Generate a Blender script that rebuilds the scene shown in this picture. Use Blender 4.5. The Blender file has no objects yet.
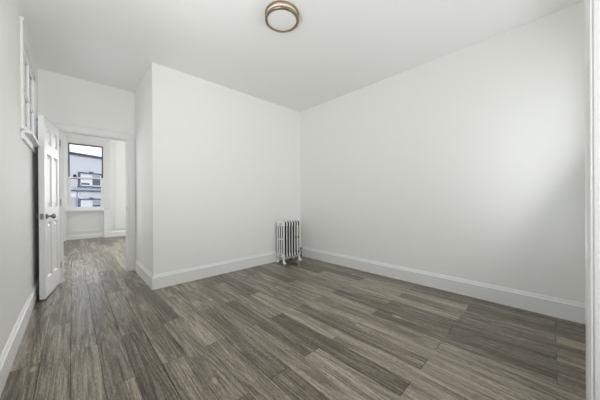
import bpy, bmesh, math, random
from mathutils import Vector, Matrix

random.seed(7)
scene = bpy.context.scene
COL = scene.collection
PI = math.pi

# ------------------------------------------------------------------ camera
CAM_H = 1.057
YAW, PITCH, ROLL = math.radians(43.53), math.radians(-0.116), math.radians(-0.354)
cam = bpy.data.cameras.new('camera')
cam.sensor_width = 36.0
cam.lens = 239.233 / 600.0 * 36.0
cam.clip_start = 0.02
cam_o = bpy.data.objects.new('camera', cam)
COL.objects.link(cam_o)
fw = Vector((math.sin(YAW) * math.cos(PITCH), math.cos(YAW) * math.cos(PITCH), math.sin(PITCH)))
rt0 = Vector((math.cos(YAW), -math.sin(YAW), 0))
up0 = rt0.cross(fw)
rt = rt0 * math.cos(ROLL) + up0 * math.sin(ROLL)
up = up0 * math.cos(ROLL) - rt0 * math.sin(ROLL)
m3 = Matrix((rt, up, -fw)).transposed()
cam_o.matrix_world = Matrix.Translation((0, 0, CAM_H)) @ m3.to_4x4()
scene.camera = cam_o

# ------------------------------------------------------------------ world: bright overcast sky
w = bpy.data.worlds.new('overcast_sky')
scene.world = w
w.use_nodes = True
nt = w.node_tree
nt.nodes.clear()
tc = nt.nodes.new('ShaderNodeTexCoord')
sep = nt.nodes.new('ShaderNodeSeparateXYZ')
rmp = nt.nodes.new('ShaderNodeValToRGB')
rmp.color_ramp.elements[0].position = 0.0
rmp.color_ramp.elements[0].color = (0.93, 0.96, 1.0, 1)
rmp.color_ramp.elements[1].position = 0.9
rmp.color_ramp.elements[1].color = (0.80, 0.89, 1.0, 1)
bg = nt.nodes.new('ShaderNodeBackground')
bg.inputs['Strength'].default_value = 1.5
wo = nt.nodes.new('ShaderNodeOutputWorld')
nt.links.new(tc.outputs['Generated'], sep.inputs[0])
nt.links.new(sep.outputs['Z'], rmp.inputs[0])
nt.links.new(rmp.outputs[0], bg.inputs['Color'])
nt.links.new(bg.outputs[0], wo.inputs['Surface'])

# ------------------------------------------------------------------ added fill lamps, set at unseen added windows
def fill_light(name, loc, direction, sx, sz, power, color=(1, 1, 1)):
    L = bpy.data.lights.new(name, 'AREA')
    L.shape = 'RECTANGLE'
    L.size, L.size_y = sx, sz
    L.energy = power
    L.color = color
    o = bpy.data.objects.new(name, L)
    o.location = loc
    o.rotation_euler = Vector(direction).to_track_quat('-Z', 'Y').to_euler()
    COL.objects.link(o)
    return o

fill_light('fill_side', (-0.24, 0.95, 1.45), (0.25, 0.8, 1.5), 1.0, 1.2, 23.5, (1.0, 1.0, 0.985))
fill_light('fill_back', (2.40, -0.40, 1.35), (-0.3, 1, 0.5), 1.0, 1.5, 10.0, (1.0, 1.0, 0.985))
fill_light('fill_alcove', (0.65, -0.98, 1.45), (0.15, 1, 0), 1.1, 1.4, 13, (1.0, 1.0, 0.985))
fill_light('fill_front', (2.30, 9.10, 1.75), (0, -1, 0), 0.95, 1.8, 84, (0.97, 0.98, 1.0))
fill_light('fill_front_side', (-0.70, 6.60, 1.60), (1, -0.2, 0), 1.2, 1.8, 36, (0.97, 0.98, 1.0))
scene.cycles.max_bounces = 16
scene.cycles.diffuse_bounces = 10

# ------------------------------------------------------------------ exposure
scene.view_settings.view_transform = 'Standard'
scene.view_settings.look = 'None'
scene.view_settings.gamma = 1.0
scene.view_settings.use_curve_mapping = False
scene.view_settings.exposure = 0.0

# ------------------------------------------------------------------ materials
def new_mat(name):
    m = bpy.data.materials.new(name)
    m.use_nodes = True
    return m, m.node_tree, m.node_tree.nodes['Principled BSDF']

def paint(name, col, rough=0.5, bump=0.0, scale=60.0, var=0.0, spec=0.5, metal=0.0):
    m, t, b = new_mat(name)
    b.inputs['Roughness'].default_value = rough
    b.inputs['Specular IOR Level'].default_value = spec
    b.inputs['Metallic'].default_value = metal
    co = t.nodes.new('ShaderNodeTexCoord')
    nz = t.nodes.new('ShaderNodeTexNoise')
    nz.inputs['Scale'].default_value = scale
    nz.inputs['Detail'].default_value = 4
    t.links.new(co.outputs['Object'], nz.inputs['Vector'])
    mx = t.nodes.new('ShaderNodeMix')
    mx.data_type = 'RGBA'
    a = [max(0, c * (1 - var)) for c in col]
    c2 = [min(1, c * (1 + var)) for c in col]
    mx.inputs[6].default_value = (*a, 1)
    mx.inputs[7].default_value = (*c2, 1)
    t.links.new(nz.outputs['Fac'], mx.inputs[0])
    t.links.new(mx.outputs[2], b.inputs['Base Color'])
    if bump > 0:
        bp = t.nodes.new('ShaderNodeBump')
        bp.inputs['Strength'].default_value = bump
        bp.inputs['Distance'].default_value = 0.002
        t.links.new(nz.outputs['Fac'], bp.inputs['Height'])
        t.links.new(bp.outputs[0], b.inputs['Normal'])
    return m

def glass(name, tint=(1, 1, 1), rough=0.0):
    """Thin window pane: clear transmission with a Fresnel reflection."""
    m = bpy.data.materials.new(name)
    m.use_nodes = True
    t = m.node_tree
    t.nodes.clear()
    out = t.nodes.new('ShaderNodeOutputMaterial')
    mix = t.nodes.new('ShaderNodeMixShader')
    tr = t.nodes.new('ShaderNodeBsdfTransparent')
    tr.inputs[0].default_value = (*tint, 1)
    gl = t.nodes.new('ShaderNodeBsdfGlossy')
    gl.inputs['Roughness'].default_value = rough
    fr = t.nodes.new('ShaderNodeFresnel')
    fr.inputs[0].default_value = 1.16
    t.links.new(fr.outputs[0], mix.inputs[0])
    t.links.new(tr.outputs[0], mix.inputs[1])
    t.links.new(gl.outputs[0], mix.inputs[2])
    t.links.new(mix.outputs[0], out.inputs[0])
    return m

def plank_material():
    m, t, b = new_mat('grey_oak_planks')
    N, Lk = t.nodes.new, t.links.new
    geo = N('ShaderNodeNewGeometry')
    co = N('ShaderNodeTexCoord')
    # every plank is a mesh island: give it its own piece of grain
    comb = N('ShaderNodeCombineXYZ')
    mul = N('ShaderNodeMath'); mul.operation = 'MULTIPLY'; mul.inputs[1].default_value = 37.0
    Lk(geo.outputs['Random Per Island'], mul.inputs[0])
    Lk(mul.outputs[0], comb.inputs[0]); Lk(mul.outputs[0], comb.inputs[1]); Lk(mul.outputs[0], comb.inputs[2])
    add = N('ShaderNodeVectorMath'); add.operation = 'ADD'
    Lk(co.outputs['Object'], add.inputs[0]); Lk(comb.outputs[0], add.inputs[1])

    def mapped(sx, sy, sz):
        mp = N('ShaderNodeMapping')
        mp.inputs['Scale'].default_value = (sx, sy, sz)
        Lk(add.outputs[0], mp.inputs[0])
        return mp.outputs[0]

    # fine straight grain
    n1 = N('ShaderNodeTexNoise'); n1.inputs['Scale'].default_value = 1.0; n1.inputs['Detail'].default_value = 8
    n1.inputs['Roughness'].default_value = 0.72; n1.inputs['Distortion'].default_value = 0.1
    Lk(mapped(140, 2.6, 1), n1.inputs['Vector'])
    # broad weathered patches
    n2 = N('ShaderNodeTexNoise'); n2.inputs['Scale'].default_value = 1.0; n2.inputs['Detail'].default_value = 4
    n2.inputs['Distortion'].default_value = 0.3
    Lk(mapped(18, 0.8, 1), n2.inputs['Vector'])
    # cathedral figure: contour lines of a slow noise, closing into arches along the plank
    nc = N('ShaderNodeTexNoise'); nc.inputs['Scale'].default_value = 1.0; nc.inputs['Detail'].default_value = 2
    nc.inputs['Roughness'].default_value = 0.4
    Lk(mapped(7.0, 0.45, 1), nc.inputs['Vector'])
    fq = N('ShaderNodeMath'); fq.operation = 'MULTIPLY'; fq.inputs[1].default_value = 95.0
    Lk(nc.outputs['Fac'], fq.inputs[0])
    sn = N('ShaderNodeMath'); sn.operation = 'SINE'
    Lk(fq.outputs[0], sn.inputs[0])
    wv = N('ShaderNodeMath'); wv.operation = 'MULTIPLY_ADD'; wv.inputs[1].default_value = 0.5; wv.inputs[2].default_value = 0.5
    Lk(sn.outputs[0], wv.inputs[0])
    # pores and saw marks
    n3 = N('ShaderNodeTexNoise'); n3.inputs['Scale'].default_value = 1.0; n3.inputs['Detail'].default_value = 3
    n3.inputs['Roughness'].default_value = 0.7
    Lk(mapped(300, 30, 1), n3.inputs['Vector'])

    def lin(sock, k):
        q = N('ShaderNodeMath'); q.operation = 'MULTIPLY'; q.inputs[1].default_value = k
        Lk(sock, q.inputs[0]); return q.outputs[0]
    def plus(a, c):
        q = N('ShaderNodeMath'); q.operation = 'ADD'
        Lk(a, q.inputs[0]); Lk(c, q.inputs[1]); return q.outputs[0]
    s = plus(plus(lin(n1.outputs['Fac'], 0.42), lin(n2.outputs['Fac'], 0.22)), plus(lin(wv.outputs[0], 0.055), lin(n3.outputs['Fac'], 0.33)))
    rnd = N('ShaderNodeMath'); rnd.operation = 'MULTIPLY_ADD'
    Lk(geo.outputs['Random Per Island'], rnd.inputs[0]); rnd.inputs[1].default_value = 0.10; rnd.inputs[2].default_value = -0.050
    s = plus(s, rnd.outputs[0])
    rp = N('ShaderNodeValToRGB')
    e = rp.color_ramp.elements
    e[0].position = 0.39; e[0].color = (0.046, 0.036, 0.025, 1)
    e[1].position = 0.68; e[1].color = (0.50, 0.44, 0.35, 1)
    k = e.new(0.48); k.color = (0.124, 0.104, 0.077, 1)
    k = e.new(0.575); k.color = (0.272, 0.238, 0.188, 1)
    Lk(s, rp.inputs[0])
    # sparse knots
    vo = N('ShaderNodeTexVoronoi'); vo.inputs['Scale'].default_value = 1.0
    Lk(mapped(3.4, 1.5, 1), vo.inputs['Vector'])
    kr = N('ShaderNodeValToRGB')
    kr.color_ramp.elements[0].position = 0.045; kr.color_ramp.elements[0].color = (1, 1, 1, 1)
    kr.color_ramp.elements[1].position = 0.075; kr.color_ramp.elements[1].color = (0, 0, 0, 1)
    Lk(vo.outputs['Distance'], kr.inputs[0])
    mx = N('ShaderNodeMix'); mx.data_type = 'RGBA'
    mx.inputs[7].default_value = (0.40, 0.36, 0.29, 1)
    kf = N('ShaderNodeMath'); kf.operation = 'MULTIPLY'; kf.inputs[1].default_value = 0.8
    Lk(kr.outputs[0], kf.inputs[0])
    Lk(kf.outputs[0], mx.inputs[0]); Lk(rp.outputs[0], mx.inputs[6])
    Lk(mx.outputs[2], b.inputs['Base Color'])
    b.inputs['Roughness'].default_value = 0.42
    rr = N('ShaderNodeMath'); rr.operation = 'MULTIPLY_ADD'; rr.inputs[1].default_value = -0.14; rr.inputs[2].default_value = 0.32
    Lk(n1.outputs['Fac'], rr.inputs[0]); Lk(rr.outputs[0], b.inputs['Roughness'])
    b.inputs['Specular IOR Level'].default_value = 0.45
    bp = N('ShaderNodeBump'); bp.inputs['Strength'].default_value = 0.18; bp.inputs['Distance'].default_value = 0.002
    Lk(s, bp.inputs['Height']); Lk(bp.outputs[0], b.inputs['Normal'])
    return m

M_WALL = paint('white_wall_paint', (0.868, 0.872, 0.848), 0.65, 0.05, 220, 0.006)
M_CEIL = paint('ceiling_paint', (0.88, 0.88, 0.875), 0.8, 0.04, 160, 0.006)
M_TRIM = paint('trim_semigloss', (0.84, 0.84, 0.83), 0.32, 0.03, 40, 0.008)
M_DOOR = paint('door_semigloss', (0.82, 0.82, 0.815), 0.45, 0.03, 50, 0.008, spec=0.4)
M_RAD = paint('radiator_white_paint', (0.85, 0.85, 0.84), 0.36, 0.08, 90, 0.02)
M_RAD_INNER = paint('radiator_dark_inner', (0.016, 0.0155, 0.015), 0.7, 0.15, 120, 0.2)
M_FLOOR = plank_material()
M_GAP = paint('dark_underlay', (0.012, 0.010, 0.008), 0.9)
M_NICKEL = paint('aged_nickel', (0.34, 0.33, 0.315), 0.28, 0, 60, 0.1, metal=1.0)
M_BRASS = paint('brushed_brass', (0.36, 0.275, 0.165), 0.33, 0, 80, 0.12, metal=1.0)
M_OPAL = paint('opal_glass', (0.80, 0.81, 0.80), 0.12, 0, 20, 0.0)
M_DARKSASH = paint('dark_bronze_sash', (0.035, 0.036, 0.036), 0.45, 0, 50, 0.1)
M_SASH = paint('white_vinyl_sash', (0.82, 0.83, 0.84), 0.35)
M_GLASS = glass('clear_glass')
M_BLACK = paint('black_plastic', (0.02, 0.02, 0.02), 0.4)
M_PLATE = paint('outlet_plastic', (0.84, 0.84, 0.82), 0.3)
M_FACADE = paint('pale_blue_stucco', (0.67, 0.68, 0.722), 0.8, 0.05, 9, 0.03)
M_SLATE = paint('slate_blue_trim', (0.105, 0.125, 0.175), 0.6, 0, 12, 0.08)
M_EXTWHITE = paint('white_exterior_paint', (0.85, 0.86, 0.88), 0.5, 0, 10, 0.02)
M_PIPE = paint('grey_downpipe', (0.36, 0.39, 0.46), 0.5)
M_BLIND = paint('pale_window_blind', (0.42, 0.45, 0.52), 0.7, 0, 6, 0.1)
M_DARKGLASS = paint('dark_window_glass', (0.10, 0.115, 0.145), 0.08)
M_TAR = paint('dark_roofing', (0.10, 0.11, 0.13), 0.8)

# ------------------------------------------------------------------ mesh helpers
class MB:
    def __init__(s):
        s.b = bmesh.new()
        s.mi = 0

    def _face(s, vs):
        try:
            f = s.b.faces.new(vs)
            f.material_index = s.mi
            return f
        except ValueError:
            return None

    def box(s, x0, x1, y0, y1, z0, z1):
        v = [s.b.verts.new((x, y, z)) for x in (x0, x1) for y in (y0, y1) for z in (z0, z1)]
        for q in ((0, 1, 3, 2), (4, 6, 7, 5), (0, 4, 5, 1), (2, 3, 7, 6), (0, 2, 6, 4), (1, 5, 7, 3)):
            s._face([v[i] for i in q])
        return s

    def rbox(s, x0, x1, y0, y1, z0, z1, r, seg=2):
        t = bmesh.new()
        bmesh.ops.create_cube(t, size=1.0)
        for vv in t.verts:
            vv.co = Vector(((x0 + x1) / 2 + vv.co.x * (x1 - x0), (y0 + y1) / 2 + vv.co.y * (y1 - y0), (z0 + z1) / 2 + vv.co.z * (z1 - z0)))
        bmesh.ops.bevel(t, geom=t.edges[:], offset=r, segments=seg, affect='EDGES', profile=0.5)
        s.merge(t)
        return s

    def merge(s, t, mat=None):
        mp = {}
        for vv in t.verts:
            mp[vv] = s.b.verts.new(mat @ vv.co if mat else vv.co)
        for f in t.faces:
            s._face([mp[vv] for vv in f.verts])
        t.free()

    def lathe(s, prof, origin=(0, 0, 0), axis=(0, 0, 1), n=32, cap=True):
        """prof: list of (radius, height along axis)."""
        ax = Vector(axis).normalized()
        q = ax.to_track_quat('Z', 'Y').to_matrix()
        o = Vector(origin)
        rings = []
        for r, h in prof:
            if r < 1e-6:
                rings.append([s.b.verts.new(o + q @ Vector((0, 0, h)))])
            else:
                rings.append([s.b.verts.new(o + q @ Vector((r * math.cos(2 * PI * i / n), r * math.sin(2 * PI * i / n), h))) for i in range(n)])
        for a, c in zip(rings, rings[1:]):
            for i in range(n):
                j = (i + 1) % n
                if len(a) == 1 and len(c) == 1:
                    continue
                if len(a) == 1:
                    s._face([a[0], c[i], c[j]])
                elif len(c) == 1:
                    s._face([a[i], c[0], a[j]])
                else:
                    s._face([a[i], c[i], c[j], a[j]])
        if cap:
            if len(rings[0]) > 1:
                s._face(rings[0])
            if len(rings[-1]) > 1:
                s._face(rings[-1][::-1])
        return s

    def tube(s, pts, r, n=10):
        pts = [Vector(p) for p in pts]
        rings = []
        for i, p in enumerate(pts):
            d = (pts[min(i + 1, len(pts) - 1)] - pts[max(i - 1, 0)]).normalized()
            q = d.to_track_quat('Z', 'Y').to_matrix()
            rings.append([s.b.verts.new(p + q @ Vector((r * math.cos(2 * PI * k / n), r * math.sin(2 * PI * k / n), 0))) for k in range(n)])
        for a, c in zip(rings, rings[1:]):
            for i in range(n):
                j = (i + 1) % n
                s._face([a[i], c[i], c[j], a[j]])
        s._face(rings[0]); s._face(rings[-1][::-1])
        return s

    def sweep(s, path, normal, prof, m0=None, m1=None):
        """prof: closed list of (offset along normal, z); path: two xy points; m0/m1 shift per unit offset along the path (mitres)."""
        p0, p1 = Vector((*path[0], 0)), Vector((*path[1], 0))
        d = (p1 - p0).normalized()
        nn = Vector((*normal, 0))
        a = [s.b.verts.new(p0 + nn * o + d * (m0 or 0) * o + Vector((0, 0, z))) for o, z in prof]
        c = [s.b.verts.new(p1 + nn * o + d * (m1 or 0) * o + Vector((0, 0, z))) for o, z in prof]
        k = len(prof)
        for i in range(k):
            j = (i + 1) % k
            s._face([a[i], a[j], c[j], c[i]])
        s._face(a[::-1]); s._face(c)
        return s

    def loft(s, loops):
        """closed loops of equal length joined in order; end loops capped."""
        rs = [[s.b.verts.new(p) for p in L] for L in loops]
        k = len(rs[0])
        for a, c in zip(rs, rs[1:]):
            for i in range(k):
                j = (i + 1) % k
                s._face([a[i], a[j], c[j], c[i]])
        s._face(rs[0][::-1]); s._face(rs[-1])
        return s

    def build(s, name, mat, parent=None, loc=None, smooth=None, bevel=0.0, at=None):
        if bevel > 0:
            es = [e for e in s.b.edges if len(e.link_faces) == 2 and e.calc_face_angle(0) > 0.6]
            bmesh.ops.bevel(s.b, geom=es, offset=bevel, segments=2, affect='EDGES', profile=0.5, clamp_overlap=True)
        bmesh.ops.recalc_face_normals(s.b, faces=s.b.faces[:])
        if at is not None:
            bmesh.ops.translate(s.b, verts=s.b.verts[:], vec=-Vector(at))
            loc = at
        me = bpy.data.meshes.new(name)
        s.b.to_mesh(me)
        s.b.free()
        for mm in (mat if isinstance(mat, (list, tuple)) else [mat]):
            me.materials.append(mm)
        if smooth:
            for p in me.polygons:
                p.use_smooth = True
            try:
                me.set_sharp_from_angle(angle=math.radians(smooth))
            except Exception:
                pass
        o = bpy.data.objects.new(name, me)
        COL.objects.link(o)
        if parent:
            o.parent = parent
        if loc:
            o.location = loc
        return o

def tag(o, label=None, cat=None, group=None, kind=None):
    if label: o['label'] = label
    if cat: o['category'] = cat
    if group: o['group'] = group
    if kind: o['kind'] = kind
    return o

def empty(name, loc=(0, 0, 0), rz=0.0):
    o = bpy.data.objects.new(name, None)
    o.empty_display_size = 0.1
    o.location = loc
    o.rotation_euler = (0, 0, rz)
    COL.objects.link(o)
    return o

def struct(o, label):
    return tag(o, label, None, None, 'structure')

# ------------------------------------------------------------------ room dimensions (metres)
H = 2.70
XR, YF, XC, XL, YP = 3.110, 3.264, 0.690, -0.306, 4.376
YN = -0.125          # projection of the near wall, just behind the camera
YN2 = -0.34          # near wall of the main room
YA = -1.00           # back of the alcove in which the camera stands
PT = 0.12            # partition thickness
YW = 8.88            # front room window wall
HF = 3.15            # front room ceiling
OL, OR, OH = -0.113, 0.594, 1.975   # doorway between hall and front room
FXL, FXR = -0.75, 3.30

# floor: staggered planks running along Y, half bond
f = MB()
f.box(FXL - .1, FXR + .1, YA - .2, YW + .35, -0.06, -0.0075)
for fc in f.b.faces:
    fc.material_index = 1
f.mi = 0
PW, PL, G = 0.1428, 1.166, 0.0013
k0 = int((FXL + .16) / PW) - 2
k = k0
while -0.16 + k * PW < FXR + .1:
    x0 = -0.16 + k * PW
    base = 0.565 + (0 if k % 2 == 0 else PL / 2)
    n = -3
    while base + n * PL < YW + .35:
        y0 = base + n * PL
        y1 = base + (n + 1) * PL
        if y1 > YA - .2:
            a, b_ = x0 + G, x0 + PW - G
            c, d = max(y0, YA - .2) + G, min(y1, YW + .35) - G
            e = 0.0014
            lo = [(a, c, -.008), (b_, c, -.008), (b_, d, -.008), (a, d, -.008)]
            mi = [(a, c, -.0012), (b_, c, -.0012), (b_, d, -.0012), (a, d, -.0012)]
            hi = [(a + e, c + e, 0), (b_ - e, c + e, 0), (b_ - e, d - e, 0), (a + e, d - e, 0)]
            f.loft([lo, mi, hi])
        n += 1
    k += 1
struct(f.build('floor', [M_FLOOR, M_GAP]), 'grey oak plank floor running from the empty room into the front room')

# ceilings
struct(MB().box(XL - .15, XR + .15, YA - .15, YP + PT, H, H + .12).build('ceiling', M_CEIL), 'flat white ceiling over the empty room')
struct(MB().box(FXL - .15, FXR + .15, YP, YW + .4, HF, HF + .12).build('ceiling_front', M_CEIL), 'white ceiling of the front room')

# left wall with the added window opening beside the camera
W3 = (0.22, 1.68, 0.80, 2.20)     # y0 y1 z0 z1
lw = MB()
lw.box(XL - .15, XL, YA - .15, W3[0], 0, H)
IY0, IY1, IZ0, IZ1 = 3.10, 3.92, 1.66, 2.42     # small high window further along
lw.box(XL - .15, XL, W3[1], IY0, 0, H)
lw.box(XL - .15, XL, IY1, YP, 0, H)
lw.box(XL - .15, XL, IY0, IY1, 0, IZ0)
lw.box(XL - .15, XL, IY0, IY1, IZ1, H)
lw.box(XL - .15, XL, W3[0], W3[1], 0, W3[2])
lw.box(XL - .15, XL, W3[0], W3[1], W3[3], H)
struct(lw.build('wall_left', M_WALL), 'white wall along which the panelled door stands open')
struct(MB().box(XR, XR + .15, YN2 - .15, YF + .12, 0, H).build('wall_right', M_WALL), 'long plain white wall beside the radiator')
struct(MB().box(XC, XR, YF, YF + .12, 0, H).build('wall_far', M_WALL), 'white wall behind the radiator')
struct(MB().box(XC, XC + .12, YF + .12, YP, 0, H).build('wall_hall', M_WALL), 'short white side wall leading to the doorway')
W5 = (1.86, 2.94, 0.60, 2.30)     # added window of the near wall, behind the camera
nw = MB()
nw.box(1.75, W5[0], YN2 - .15, YN2, 0, H).box(W5[1], XR, YN2 - .15, YN2, 0, H)
nw.box(W5[0], W5[1], YN2 - .15, YN2, 0, W5[2]).box(W5[0], W5[1], YN2 - .15, YN2, W5[3], H)
struct(nw.build('wall_near', M_WALL), 'white wall with an added window behind the camera')
W7 = (0.05, 1.25, 0.70, 2.25)
aw = MB()
aw.box(XL - .15, W7[0], YA - .15, YA, 0, H).box(W7[1], 1.75, YA - .15, YA, 0, H)
aw.box(W7[0], W7[1], YA - .15, YA, 0, W7[2]).box(W7[0], W7[1], YA - .15, YA, W7[3], H)
struct(aw.build('wall_back', M_WALL), 'white wall with an added window at the back of the alcove')
struct(MB().box(1.605, 1.75, YA, YN, 0, H).build('wall_corner', M_TRIM), 'white end of the short wall right beside the camera')
pw = MB()
pw.box(FXL - .15, OL, YP, YP + PT, 0, HF)
pw.box(OR, FXR + .15, YP, YP + PT, 0, HF)
pw.box(OL, OR, YP, YP + PT, OH, HF)
struct(pw.build('wall_partition', M_WALL), 'white partition wall around the doorway to the front room')
W6 = (5.95, 7.25, 0.70, 2.55)
struct(MB().box(FXL - .15, FXL, YP + PT, W6[0], 0, HF).box(FXL - .15, FXL, W6[1], YW + .4, 0, HF).box(FXL - .15, FXL, W6[0], W6[1], 0, W6[2])
       .box(FXL - .15, FXL, W6[0], W6[1], W6[3], HF).build('wall_front_left', M_WALL), 'side wall of the front room')
struct(MB().box(FXR, FXR + .15, YP + PT, YW + .4, 0, HF).build('wall_front_right', M_WALL), 'far side wall of the front room')

# front wall of the front room: window recess and an added second window further along
RX0, RX1, RZ1 = -0.165, 0.805, 2.84      # mouth of the splayed recess
GX0, GX1, GZ0, GZ1 = -0.100, 0.668, 0.80, 2.665   # window opening at the back of the recess
YB = 9.02                                # back plane of the recess
W4 = (1.80, 2.80, 0.85, 2.65)
fw_ = MB()
fw_.box(FXL, RX0, YW, YB + .25, 0, HF)
fw_.box(RX0, GX0 - .03, YB, YB + .25, 0, HF)
fw_.box(GX1, RX1, YB, YB + .25, 0, HF)
fw_.box(GX0 - .03, GX1, YB, YB + .25, 0, GZ0)
fw_.box(GX0 - .03, GX1, YB, YB + .25, GZ1, HF)
fw_.box(RX0, RX1, YW, YB, RZ1, HF)
fw_.box(RX1, W4[0], YW, YB + .25, 0, HF)
fw_.box(W4[0], W4[1], YW, YB + .25, 0, W4[2])
fw_.box(W4[0], W4[1], YW, YB + .25, W4[3], HF)
fw_.box(W4[1], FXR, YW, YB + .25, 0, HF)
struct(fw_.build('wall_front', M_TRIM), 'panelled white wall around the tall front window')

# ------------------------------------------------------------------ baseboards
BB = [(0, 0), (0.016, 0), (0.016, 0.128), (0.0175, 0.131), (0.0175, 0.138), (0.014, 0.142), (0.0105, 0.150), (0.008, 0.160), (0.005, 0.168), (0, 0.170)]
struct(MB().sweep(((XL, YA), (XL, YP)), (1, 0), BB).build('baseboard_left', M_TRIM), 'white baseboard along the wall with the open door')
struct(MB().sweep(((XR, YF), (XR, YN2)), (-1, 0), BB, m0=1, m1=-1).build('baseboard_right', M_TRIM), 'white baseboard along the long plain wall')
struct(MB().sweep(((XC, YF), (XR, YF)), (0, -1), BB, m0=-1, m1=-1).build('baseboard_far', M_TRIM), 'white baseboard behind the radiator')
struct(MB().sweep(((XC, YP - .02), (XC, YF)), (-1, 0), BB, m1=1).build('baseboard_hall', M_TRIM), 'white baseboard beside the doorway')
struct(MB().sweep(((XR, YN2), (1.75, YN2)), (0, 1), BB, m0=1).build('baseboard_near', M_TRIM), 'white baseboard under the added window behind the camera')
BF = [(0, 0), (0.018, 0), (0.018, 0.13), (0.010, 0.15), (0.004, 0.165), (0, 0.17)]
struct(MB().sweep(((FXL, YW), (RX0 - .02, YW)), (0, -1), BF).sweep(((RX1, YW), (W4[1] + .4, YW)), (0, -1), BF)
       .sweep(((GX0 - .03, YB), (GX1 - .015, YB)), (0, -1), [(0, 0), (0.016, 0), (0.016, 0.09), (0.006, 0.11), (0, 0.112)])
       .build('baseboard_front', M_TRIM), 'white baseboard under the front window')

# ------------------------------------------------------------------ casings
def casing_leg(mb, along, fixed, face, z0, z1, inner, outer, sgn, axis):
    """A moulded vertical casing: profile (position across, projection)."""
    d = outer - inner
    prof = [(0, 0), (0, .012), (.06, .0145), (.14, .0165), (.16, .013), (.62, .016), (.74, .0185), (.80, .024), (.97, .025), (1, .022), (1, 0)]
    lo, hi = [], []
    for a, p in prof:
        if axis == 'x':
            q = (inner + d * a, face + sgn * p)
        else:
            q = (face + sgn * p, inner + d * a)
        lo.append((q[0], q[1], z0)); hi.append((q[0], q[1], z1))
    mb.loft([lo, hi])

def casing_head(mb, x0, x1, face, zi, zo, sgn):
    d = zo - zi
    prof = [(0, 0), (0, .012), (.06, .0145), (.14, .0165), (.16, .013), (.62, .016), (.74, .0185), (.80, .024), (.97, .025), (1, .022), (1, 0)]
    mb.loft([[(x, face + sgn * p, zi + d * a) for a, p in prof] for x in (x0, x1)])

t1 = MB()
casing_leg(t1, None, None, YP, 0, OH, OL, OL - .094, -1, 'x')
casing_leg(t1, None, None, YP, 0, OH, OR, OR + .094, -1, 'x')
casing_head(t1, OL - .094, OR + .094, YP, OH, OH + .094, -1)
# jamb lining and stops
t1.box(OL, OL + .012, YP - .002, YP + PT + .002, 0, OH)
t1.box(OR - .006, OR, YP - .002, YP + PT + .002, 0, OH)
t1.box(OL, OR, YP - .002, YP + PT + .002, OH - .010, OH)
t1.box(OL + .012, OL + .022, YP + .06, YP + .09, 0, OH - .01)
t1.box(OR - .014, OR - .006, YP + .06, YP + .09, 0, OH - .01)
struct(t1.build('trim_1', M_TRIM), 'white moulded casing around the doorway to the front room')
st = MB().box(OR - .0085, OR - .0055, YP + .012, YP + .042, .90, .965).build('strike_plate', M_NICKEL)
st.parent = bpy.data.objects['trim_1']

t2 = MB()
pf = [(1.75, YN - .01), (1.75, -.108), (1.66, -.108), (1.63, -.1060), (1.612, -.1050), (1.604, -.1065), (1.600, -.1090), (1.594, -.1100), (1.588, -.1120), (1.587, -.1150),
      (1.590, -.1170), (1.600, -.1185), (1.604, -.1215), (1.603, -.1235), (1.596, -.1240), (1.595, -.1300), (1.595, -.2100), (1.605, -.2100), (1.65, -.2)]
t2.loft([[(x, y, z) for x, y in pf] for z in (0, H)])
struct(t2.build('trim_2', M_TRIM), 'white moulded corner casing right next to the camera')

# panelled surround of the front window: beads and a tall panel
t3 = MB()
def bead(mb, x0, x1, z0, z1, y, wdt=.024, pr=.024):
    mb.box(x0, x1, y - pr, y, z1 - wdt, z1); mb.box(x0, x1, y - pr, y, z0, z0 + wdt)
    mb.box(x0, x0 + wdt, y - pr, y, z0 + wdt, z1 - wdt); mb.box(x1 - wdt, x1, y - pr, y, z0 + wdt, z1 - wdt)
t3.box(RX1 + .012, RX1 + .042, YW - .02, YW, .17, RZ1 + .06)
t3.box(RX1 + .060, RX1 + .078, YW - .012, YW, .17, RZ1 + .05)
t3.box(RX0 - .05, RX0 - .015, YW - .02, YW, .17, RZ1 + .06)
t3.box(RX0 - .05, RX1 + .042, YW - .02, YW, RZ1 + .03, RZ1 + .06)
bead(t3, RX1 + .10, 1.245, .22, RZ1 + .02, YW)
t3.box(1.25, 1.30, YW - .03, YW, .17, RZ1 + .06)
bead(t3, 1.34, 1.68, .22, RZ1 + .02, YW)
t3.box(FXL, 1.75, YW - .028, YW, RZ1 + .085, RZ1 + .115)
# splayed reveal of the recess, above the sill
zs = GZ0
t3.loft([[(GX1, YB, z), (RX1, YB, z), (RX1, YW, z), (RX1 - .004, YW, z)] for z in (zs, RZ1)])
t3.loft([[(GX0, YB, z), (RX0, YB, z), (RX0, YW, z), (RX0 + .004, YW, z)] for z in (zs, RZ1)])
t3.loft([[(x, YB, GZ1), (x, YB, RZ1), (x, YW, RZ1), (x, YW, RZ1 - .004)] for x in (RX0, RX1)])
# solid plinths each side of the panel under the sill
t3.box(GX1 - .015, RX1, YW + .004, YB, 0, zs)
t3.box(RX0, GX0 - .03, YW + .004, YB, 0, zs)
t3.box(GX1 - .018, RX1 + .0, YW - .010, YW + .004, 0, .16)
# panel mould under the sill
bead(t3, GX0 + .03, GX1 - .09, .20, .66, YB, .020, .018)
t3.box(GX0 - .03, GX1 - .015, YB - .012, YB, .735, .765)
struct(t3.build('trim_3', M_TRIM), 'white panelled surround with splayed reveals at the front window')

# ------------------------------------------------------------------ front window (double hung)
def sash_frame(mb, x0, x1, y0, y1, z0, z1, st_, top, bot):
    mb.box(x0, x0 + st_, y0, y1, z0, z1).box(x1 - st_, x1, y0, y1, z0, z1)
    mb.box(x0 + st_, x1 - st_, y0, y1, z0, z0 + bot).box(x0 + st_, x1 - st_, y0, y1, z1 - top, z1)

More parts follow.
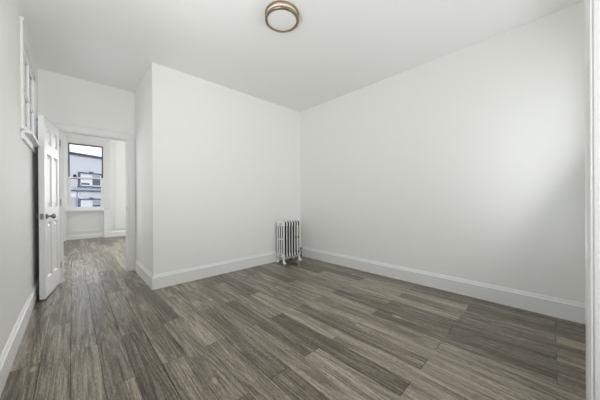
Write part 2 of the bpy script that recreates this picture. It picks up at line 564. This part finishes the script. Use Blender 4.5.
win = struct(empty('window_2', (0.284, YB, GZ0)), 'tall double-hung front window overlooking a pale townhouse')
def wpart(mb, name, mat, parent=None, **kw):
    o = mb.build(name, mat, parent or win, **kw)
    o.matrix_parent_inverse = Matrix.Translation(-Vector(win.location))
    return o
ZM = 1.70   # meeting rail
mb = MB()
sash_frame(mb, GX0, GX1, YB + .01, YB + .20, GZ0, GZ1, .018, .018, .03)
wpart(mb, 'window_frame', M_SASH)
mb = MB()
sash_frame(mb, GX0 + .018, GX1 - .018, YB + .085, YB + .115, ZM - .03, GZ1 - .018, .026, .030, .03)
us = wpart(mb, 'upper_sash', M_DARKSASH)
mb = MB()
sash_frame(mb, GX0 + .018, GX1 - .018, YB + .04, YB + .075, GZ0 + .03, ZM + .02, .050, .038, .06)
ls = wpart(mb, 'lower_sash', M_SASH)
p1 = wpart(MB().box(GX0 + .04, GX1 - .04, YB + .098, YB + .102, ZM - .01, GZ1 - .04), 'pane', M_GLASS)
p2 = wpart(MB().box(GX0 + .06, GX1 - .06, YB + .056, YB + .060, GZ0 + .08, ZM - .01), 'pane', M_GLASS)
wpart(MB().rbox(GX0 + .105, GX0 + .185, YB + .03, YB + .085, ZM + .02, ZM + .035, .005).lathe([(.032, 0), (.036, .02), (.030, .045), (.014, .058), (0, .06)], (GX0 + .145, YB + .055, ZM + .03), n=16), 'sash_lock', M_BLACK, smooth=40)
wpart(MB().rbox(RX0 + .005, RX1 - .005, YW - .006, YB + .03, GZ0 - .030, GZ0, .004), 'window_sill', M_TRIM)

# unseen windows added for the fill lamps: front room, beside and behind the camera
def added_window(name, label, axis, a0, a1, z0, z1, face, out):
    e = struct(empty(name, ((a0 + a1) / 2, face, z0) if axis == 'x' else (face, (a0 + a1) / 2, z0)), label)
    def B(mb, p0, p1, d0, d1, q0, q1):
        d0, d1 = sorted((face + out * d0, face + out * d1))
        if axis == 'x': mb.box(p0, p1, d0, d1, q0, q1)
        else: mb.box(d0, d1, p0, p1, q0, q1)
    def fin(mb, nm, mt):
        o = mb.build(nm, mt, e); o.matrix_parent_inverse = Matrix.Translation(-Vector(e.location)); return o
    zm = (z0 + z1) / 2
    mb = MB()
    for s0, s1, d in ((z0, zm + .02, .04), (zm - .02, z1, .08)):
        B(mb, a0, a0 + .045, d, d + .035, s0, s1); B(mb, a1 - .045, a1, d, d + .035, s0, s1)
        B(mb, a0 + .045, a1 - .045, d, d + .035, s0, s0 + .045); B(mb, a0 + .045, a1 - .045, d, d + .035, s1 - .04, s1)
    fin(mb, 'sash', M_SASH)
    mb = MB(); B(mb, a0 + .04, a1 - .04, .056, .060, z0 + .04, zm); fin(mb, 'pane', M_GLASS)
    mb = MB(); B(mb, a0 + .04, a1 - .04, .096, .100, zm, z1 - .04); fin(mb, 'pane', M_GLASS)
    mb = MB()
    for q0, q1, r0, r1 in ((a0 - .09, a0, z0, z1 + .09), (a1, a1 + .09, z0, z1 + .09), (a0, a1, z1, z1 + .09)):
        B(mb, q0, q1, -.02, 0, r0, r1)
    fin(mb, 'window_frame', M_TRIM)
    mb = MB(); B(mb, a0 - .11, a1 + .11, -.05, .04, z0 - .03, z0); fin(mb, 'window_sill', M_TRIM)
added_window('added_window_3', 'unseen added double-hung window of the front room', 'x', W4[0], W4[1], W4[2], W4[3], YW, 1)
added_window('added_window_4', 'unseen added double-hung window in the wall beside the camera', 'y', W3[0], W3[1], W3[2], W3[3], XL, -1)
added_window('added_window_6', 'unseen added double-hung window in the side wall of the front room', 'y', W6[0], W6[1], W6[2], W6[3], FXL, -1)
added_window('added_window_7', 'unseen added double-hung window at the back of the alcove', 'x', W7[0], W7[1], W7[2], W7[3], YA, -1)
added_window('added_window_5', 'unseen added double-hung window in the wall behind the camera', 'x', W5[0], W5[1], W5[2], W5[3], YN2, -1)

# ------------------------------------------------------------------ small high window on the left wall
iw = struct(empty('window_1', (XL, 3.5, 1.66)), 'small high white divided window on the wall before the open door')
def ipart(mb, name, mat, **kw):
    o = mb.build(name, mat, iw, **kw)
    o.matrix_parent_inverse = Matrix.Translation(-Vector(iw.location))
    return o
mb = MB()
X0 = XL
mb.box(X0, X0 + .016, IY0 - .09, IY0, IZ0, IZ1 + .13).box(X0, X0 + .016, IY1, IY1 + .09, IZ0, IZ1 + .13).box(X0, X0 + .016, IY0, IY1, IZ1, IZ1 + .13)
mb.box(X0, X0 + .022, IY0 - .10, IY1 + .10, IZ1 + .13, IZ1 + .155)
ipart(mb, 'window_frame', M_TRIM)
mb = MB()
sy = (IY0 + IY1) / 2
XS = X0 - .012
mb.box(XS, XS + .020, IY0, IY0 + .05, IZ0, IZ1).box(XS, XS + .020, IY1 - .05, IY1, IZ0, IZ1)
mb.box(XS, XS + .020, IY0, IY1, IZ0, IZ0 + .06).box(XS, XS + .020, IY0, IY1, IZ1 - .05, IZ1)
mb.box(XS, XS + .018, sy - .02, sy + .02, IZ0, IZ1)
zz = IZ0 + .36
mb.box(XS, XS + .017, IY0, IY1, zz - .013, zz + .013)
ipart(mb, 'sash', M_TRIM)
for a, b_ in ((IY0 + .05, sy - .02), (sy + .02, IY1 - .05)):
    for c, d in ((IZ0 + .06, zz - .013), (zz + .013, IZ1 - .05)):
        ipart(MB().box(XS + .003, XS + .007, a, b_, c, d), 'pane', M_GLASS)
ipart(MB().rbox(X0, X0 + .060, IY0 - .06, IY1 + .09, IZ0 - .030, IZ0 - .004, .005).box(X0, X0 + .018, IY0 - .09, IY1 + .09, IZ0 - .085, IZ0 - .03), 'window_sill', M_TRIM)
ipart(MB().rbox(X0 + .022, X0 + .034, IY1 - .035, IY1 + .03, IZ0 + .29, IZ0 + .31, .003), 'window_latch', M_NICKEL)

# ------------------------------------------------------------------ panelled doors
def panel_slab(wd, h, t, panels, mb=None):
    """Slab in local x (0..wd), y (0..t), z (0..h), moulded panels on both faces. panels: (x0,x1,z0,z1)."""
    mb = mb or MB()
    xs = sorted({0, wd, *[v for p in panels for v in p[:2]]})
    zs = sorted({0, h, *[v for p in panels for v in p[2:]]})
    for side in (0, 1):
        y = 0 if side == 0 else t
        sg = 1 if side == 0 else -1
        for i in range(len(xs) - 1):
            for j in range(len(zs) - 1):
                a, c, lo, hi = xs[i], xs[i + 1], zs[j], zs[j + 1]
                pn = [p for p in panels if abs(p[0] - a) < 1e-6 and abs(p[1] - c) < 1e-6 and abs(p[2] - lo) < 1e-6 and abs(p[3] - hi) < 1e-6]
                def ring(ins, dep):
                    return [mb.b.verts.new((x, y + sg * dep, z)) for x, z in ((a + ins, lo + ins), (c - ins, lo + ins), (c - ins, hi - ins), (a + ins, hi - ins))]
                r = [ring(0, 0)]
                if pn:
                    for ins, dep in ((.003, .006), (.012, .014), (.017, .018), (.028, .018), (.050, .007)):
                        r.append(ring(ins, dep))
                    for q0, q1 in zip(r, r[1:]):
                        for n in range(4):
                            mb._face([q0[n], q0[(n + 1) % 4], q1[(n + 1) % 4], q1[n]])
                mb._face(r[-1])
    def q(*pts): mb._face([mb.b.verts.new(p) for p in pts])
    q((0, 0, 0), (0, t, 0), (0, t, h), (0, 0, h)); q((wd, 0, 0), (wd, 0, h), (wd, t, h), (wd, t, 0))
    q((0, 0, 0), (wd, 0, 0), (wd, t, 0), (0, t, 0)); q((0, 0, h), (0, t, h), (wd, t, h), (wd, 0, h))
    bmesh.ops.remove_doubles(mb.b, verts=mb.b.verts[:], dist=1e-5)
    return mb

DW, DH, DT = 0.645, 1.960, 0.045
pan = []
for x0, x1 in ((.100, .277), (.368, .545)):
    pan += [(x0, x1, .20, .815), (x0, x1, .975, 1.565), (x0, x1, 1.675, 1.865)]
hx, hy = -0.121, YP - 0.012
fx, fy = -0.214, 3.745
ang = math.atan2(fy - hy, fx - hx)
door = struct(empty('door_1', (hx, hy, 0.012), ang), 'white six-panel door standing open against the wall')
# local x runs hinge -> free edge; local +y is then towards +X (the room): slab lies at y -DT..0
mb = panel_slab(DW, DH, DT, pan)
slab = mb.build('door_panel', M_DOOR, door)
slab.location = (0, -DT, 0)
KX, KZ = DW - .062, .880
def knob(mb, sg, y0, long):
    if long:
        pr = [(0, 0), (.030, 0), (.031, .004), (.026, .009), (.013, .012), (.0095, .018), (.0095, .034), (.016, .038), (.025, .046), (.0285, .056), (.026, .066), (.017, .072), (0, .074)]
    else:
        pr = [(0, 0), (.028, 0), (.028, .003), (.013, .006), (.011, .010), (.020, .012), (.027, .018), (.026, .025), (.015, .029), (0, .030)]
    mb.lathe(pr, (KX, y0, KZ), (0, sg, 0), n=24, cap=False)
knb = MB(); knob(knb, 1, 0, True)
knb.build('door_knob', M_NICKEL, door, smooth=50)
knb = MB(); knob(knb, -1, -DT, False)
knb.build('door_knob', M_NICKEL, door, smooth=50)
MB().box(DW, DW + .002, -DT + .010, -.010, KZ - .03, KZ + .03).rbox(DW - .001, DW + .010, -DT / 2 - .008, -DT / 2 + .008, KZ - .010, KZ + .010, .003).build('latch_plate', M_NICKEL, door)
for z in (.18, .98, 1.75):
    MB().lathe([(0, 0), (.007, 0), (.007, .085), (.004, .09), (0, .092)], (-.004, .006, z), n=12, cap=False).build('hinge', M_NICKEL, door, smooth=50)

# ------------------------------------------------------------------ cast iron radiator
rad = tag(empty('radiator', (2.70, 3.13, 0)), 'white cast iron column radiator standing in the corner of the room', 'radiator')
NS, PITCH_S, R0 = 7, 0.0585, 2.522
yf, yb = 3.030, 3.225
cols = [yf + .018 + i * (yb - yf - .036) / 3 for i in range(4)]
ZB, ZT = 0.095, 0.690
def section(i):
    x = R0 + i * PITCH_S - rad.location.x
    mb = MB()
    hw = .0125
    oy = rad.location.y
    for n, cy in enumerate(cols):
        cy -= oy
        ry = .0165 if n in (0, 3) else .0140
        # elliptical column, slightly swelling at its ends
        loops = []
        for z, k in ((ZB + .02, 1.15), (ZB + .06, 1.0), (.36, .95), (.40, 1.0), (.44, .95), (ZT - .07, 1.0), (ZT - .03, 1.15)):
            loops.append([(x + hw * k * math.cos(a), cy + ry * k * math.sin(a), z) for a in [2 * PI * q / 12 for q in range(12)]])
        mb.loft(loops)
    # top and bottom headers, rounded in side view
    def header(z0, z1, r, rise):
        pts = []
        a0, a1 = yf - oy, yb - oy
        for k in range(7):
            a = PI / 2 * k / 6
            pts.append((a1 - r + r * math.cos(a), z1 - r + r * math.sin(a)))
        for k in range(7):
            a = PI / 2 + PI / 2 * k / 6
            pts.append((a0 + r + r * math.cos(a), z1 - r + r * math.sin(a)))
        for k in range(5):
            a = PI + PI / 2 * k / 4
            pts.append((a0 + .012 + .012 * math.cos(a), z0 + .012 + .012 * math.sin(a)))
        for k in range(5):
            a = 1.5 * PI + PI / 2 * k / 4
            pts.append((a1 - .012 + .012 * math.cos(a), z0 + .012 + .012 * math.sin(a)))
        c0 = Vector((sum(p[0] for p in pts) / len(pts), sum(p[1] for p in pts) / len(pts)))
        L = []
        for dx, s in ((-.0145, .92), (-.010, 1.0), (.010, 1.0), (.0145, .92)):
            L.append([(x + dx, c0.x + (p[0] - c0.x) * (1 - (1 - s) * .35), c0.y + (p[1] - c0.y) * s) for p in pts])
        mb.loft(L)
    header(ZT - .075, ZT, .03, 0)
    header(ZB, ZB + .062, .02, 0)
    # webs across the middle
    mb.rbox(x - .010, x + .010, yf + .018 - oy, yb - .018 - oy, .385, .410, .004)
    # hubs joining to the next section
    if i < NS - 1:
        for z in (ZB + .03, ZT - .038):
            mb.lathe([(.021, 0), (.021, PITCH_S)], (x, (yf + yb) / 2 - oy, z), (1, 0, 0), n=14)
    else:
        for z in (ZB + .03, ZT - .038):
            mb.lathe([(.024, 0), (.024, .024), (.015, .026), (.015, .034), (0, .034)], (x, (yf + yb) / 2 - oy, z), (1, 0, 0), n=8)
    if i == 0:
        for z in (ZB + .03, ZT - .038):
            mb.lathe([(.022, 0), (.022, .021), (.012, .023), (.012, .030), (0, .030)], (x, (yf + yb) / 2 - oy, z), (-1, 0, 0), n=8)
    bmesh.ops.recalc_face_normals(mb.b, faces=mb.b.faces[:])
    mb.b.normal_update()
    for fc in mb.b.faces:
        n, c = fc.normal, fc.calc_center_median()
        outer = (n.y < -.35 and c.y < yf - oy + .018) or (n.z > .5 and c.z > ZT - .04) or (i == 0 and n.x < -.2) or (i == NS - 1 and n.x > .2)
        fc.material_index = 0 if outer else 1  # front, top and end faces white, faces between the sections near black
    return mb.build('section', [M_RAD, M_RAD_INNER], rad, smooth=40)
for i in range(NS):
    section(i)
for i in (0, NS - 1):
    x = R0 + i * PITCH_S - rad.location.x
    for y, sg in ((yf, -1), (yb, 1)):
        y -= rad.location.y
        L = []
        for z, k, o in ((ZB + .03, 1.0, 0), (.07, .85, .002), (.03, .95, -.006), (.014, 1.25, -.016), (0, 1.3, -.018)):
            cy = y - sg * (.024 + o)
            L.append([(x + .0185 * k * math.cos(a), cy + .026 * k * math.sin(a), z) for a in [2 * PI * q / 12 for q in range(12)]])
        MB().loft(L).build('foot', M_RAD, rad, smooth=40)
# supply valve and riser at the right end
vx = R0 + (NS - 1) * PITCH_S + .085 - rad.location.x
MB().tube([(vx - .055, -.005, .125), (vx - .02, -.005, .125), (vx - .006, -.005, .118), (vx, -.005, .10), (vx, -.005, .0)], .013, 12).lathe([(.021, 0), (.021, .022), (.016, .03), (.016, .05)], (vx, -.005, .105), n=8).build('supply_pipe', M_RAD, rad, smooth=40)
MB().lathe([(.010, 0), (.010, .02), (.024, .022), (.027, .034), (.024, .046), (.008, .05), (0, .05)], (vx, -.024, .150), n=14, cap=False).build('valve_handle', M_BLACK, rad, smooth=40)
MB().rbox(vx - .012, vx + .016, -.040, -.014, .020, .150, .006).build('valve_body', M_BLACK, rad)

# ------------------------------------------------------------------ ceiling light
cl = tag(empty('ceiling_light', (1.352, 1.640, H)), 'round flush ceiling light with two brass rings around white glass', 'ceiling light')
R = .150
MB().lathe([(0, 0), (.118, 0), (.118, -.012), (0, -.012)], cap=False, n=48).build('ceiling_plate', M_BRASS, cl, smooth=40)
MB().lathe([(R - .014, -.004), (R - .002, -.002), (R, -.006), (R, -.018), (R - .003, -.022), (R - .014, -.020), (R - .014, -.004)], cap=False, n=64).build('brass_ring', M_BRASS, cl, smooth=40)
MB().lathe([(R - .020, -.003), (R - .012, -.006), (R - .010, -.012), (R - .010, -.052), (R - .016, -.056), (R - .030, -.060), (R - .07, -.0635), (0, -.065)], cap=False, n=64).build('glass_shade', M_OPAL, cl, smooth=60)
MB().lathe([(R - .012, -.043), (R - .002, -.044), (R, -.047), (R, -.061), (R - .003, -.064), (R - .021, -.0645), (R - .022, -.060), (R - .012, -.058), (R - .012, -.043)], cap=False, n=64).build('brass_ring', M_BRASS, cl, smooth=40)
for a in (4.01, 6.10, 1.92):
    MB().lathe([(0, 0), (.005, 0), (.005, .006), (.0035, .009), (0, .009)], ((R - .001) * math.cos(a), (R - .001) * math.sin(a), -.053), (math.cos(a), math.sin(a), 0), n=10, cap=False).build('thumb_screw', M_BRASS, cl, smooth=40)

# ------------------------------------------------------------------ wall outlet on the left wall
ol = tag(empty('wall_outlet', (XL, 3.60, .555)), 'white electrical outlet plate low on the wall before the open door', 'outlet')
MB().rbox(0, .006, -.035, .035, -.057, .057, .0025).build('cover_plate', M_PLATE, ol)
for z in (-.020, .020):
    MB().rbox(.004, .0085, -.0165, .0165, z - .014, z + .014, .002).box(.0084, .0088, -.008, -.006, z - .004, z + .005).box(.0084, .0088, .006, .008, z - .004, z + .005).build('receptacle', M_PLATE, ol)

# ------------------------------------------------------------------ townhouse across the street
FA = math.radians(33)
th = tag(empty('townhouse', (-0.30, 32.0, 0), FA), 'pale blue townhouse across the street seen through the front window', 'building')
ZG = -4.5
def tp(mb, name, mat, parent=None, **kw):
    return mb.build(name, mat, parent or th, **kw)
# local x runs along the facade, local -y faces the street
tp(MB().box(-6, 13, 0, 6, ZG, 5.70), 'wall', M_FACADE)
tp(MB().box(-6.1, 13.1, -.22, 6.1, 5.70, 5.80).box(-6.1, 13.1, -.12, .0, 5.55, 5.70), 'cornice', M_SLATE)
tp(MB().box(-6, 13, -.08, 0, 1.98, 2.16), 'string_course', M_SLATE)
tp(MB().box(-6, 13, -.05, 0, 2.33, 2.38), 'string_course', M_PIPE)
vt = MB().tube([(.62, 1.0, 5.78), (.62, 1.0, 6.75)], .05, 8)
vt.tube([(.40, 1.0, 6.25), (.84, 1.0, 6.25)], .03, 6)
tp(vt, 'roof_vent', M_TAR)
def house_window(x0, x1, z0, z1):
    fr = MB()
    fr.box(x0 - .16, x0, -.10, .05, z0 - .05, z1 + .14).box(x1, x1 + .16, -.10, .05, z0 - .05, z1 + .14)
    fr.box(x0, x1, -.10, .05, z1, z1 + .14).box(x0 - .22, x1 + .22, -.16, .05, z0 - .19, z0 - .05)
    fr.box((x0 + x1) / 2 - .16, (x0 + x1) / 2 + .16, -.14, .0, z1 + .14, z1 + .25)
    wf = tp(fr, 'window', M_SLATE)
    s = MB()
    xm = (x0 + x1) / 2
    s.box(x0, x1, -.03, .04, z0 - .05, z0 + .06).box(x0, x1, -.03, .04, z1 - .08, z1)
    s.box(x0, x0 + .10, -.03, .04, z0, z1).box(x1 - .10, x1, -.03, .04, z0, z1).box(xm - .13, xm + .13, -.03, .04, z0, z1)
    s.build('sash', M_EXTWHITE, wf)
    for a, b_, f1 in ((x0 + .10, xm - .13, .22), (xm + .13, x1 - .10, .55)):
        zc = z0 + (z1 - z0) * f1
        MB().box(a, b_, -.012, .02, z0 + .06, zc).build('pane', M_DARKGLASS, wf)
        MB().box(a, b_, -.012, .02, zc, z1 - .08).build('pane', M_BLIND if f1 > .5 else M_EXTWHITE, wf)
for zb in (2.62, -.05):
    for xo in (-2.6, .98, 5.6, 9.4):
        house_window(xo, xo + 2.05, zb, zb + 1.20)
cn = tp(MB().rbox(-.16, .36, -.45, .0, 1.40, 1.78, .03).box(-.19, .40, -.48, .0, 1.78, 1.83), 'canopy', M_EXTWHITE)
tp(MB().tube([(.68, -.10, ZG), (.68, -.10, 1.95)], .06, 8), 'downpipe', M_PIPE)
# street in front of it
struct(MB().box(-30, 40, 9.6, 60, ZG - .2, ZG).build('ground', paint('asphalt', (0.16, 0.16, 0.165), 0.9, .05, 30, .1)), 'asphalt street below the front window')
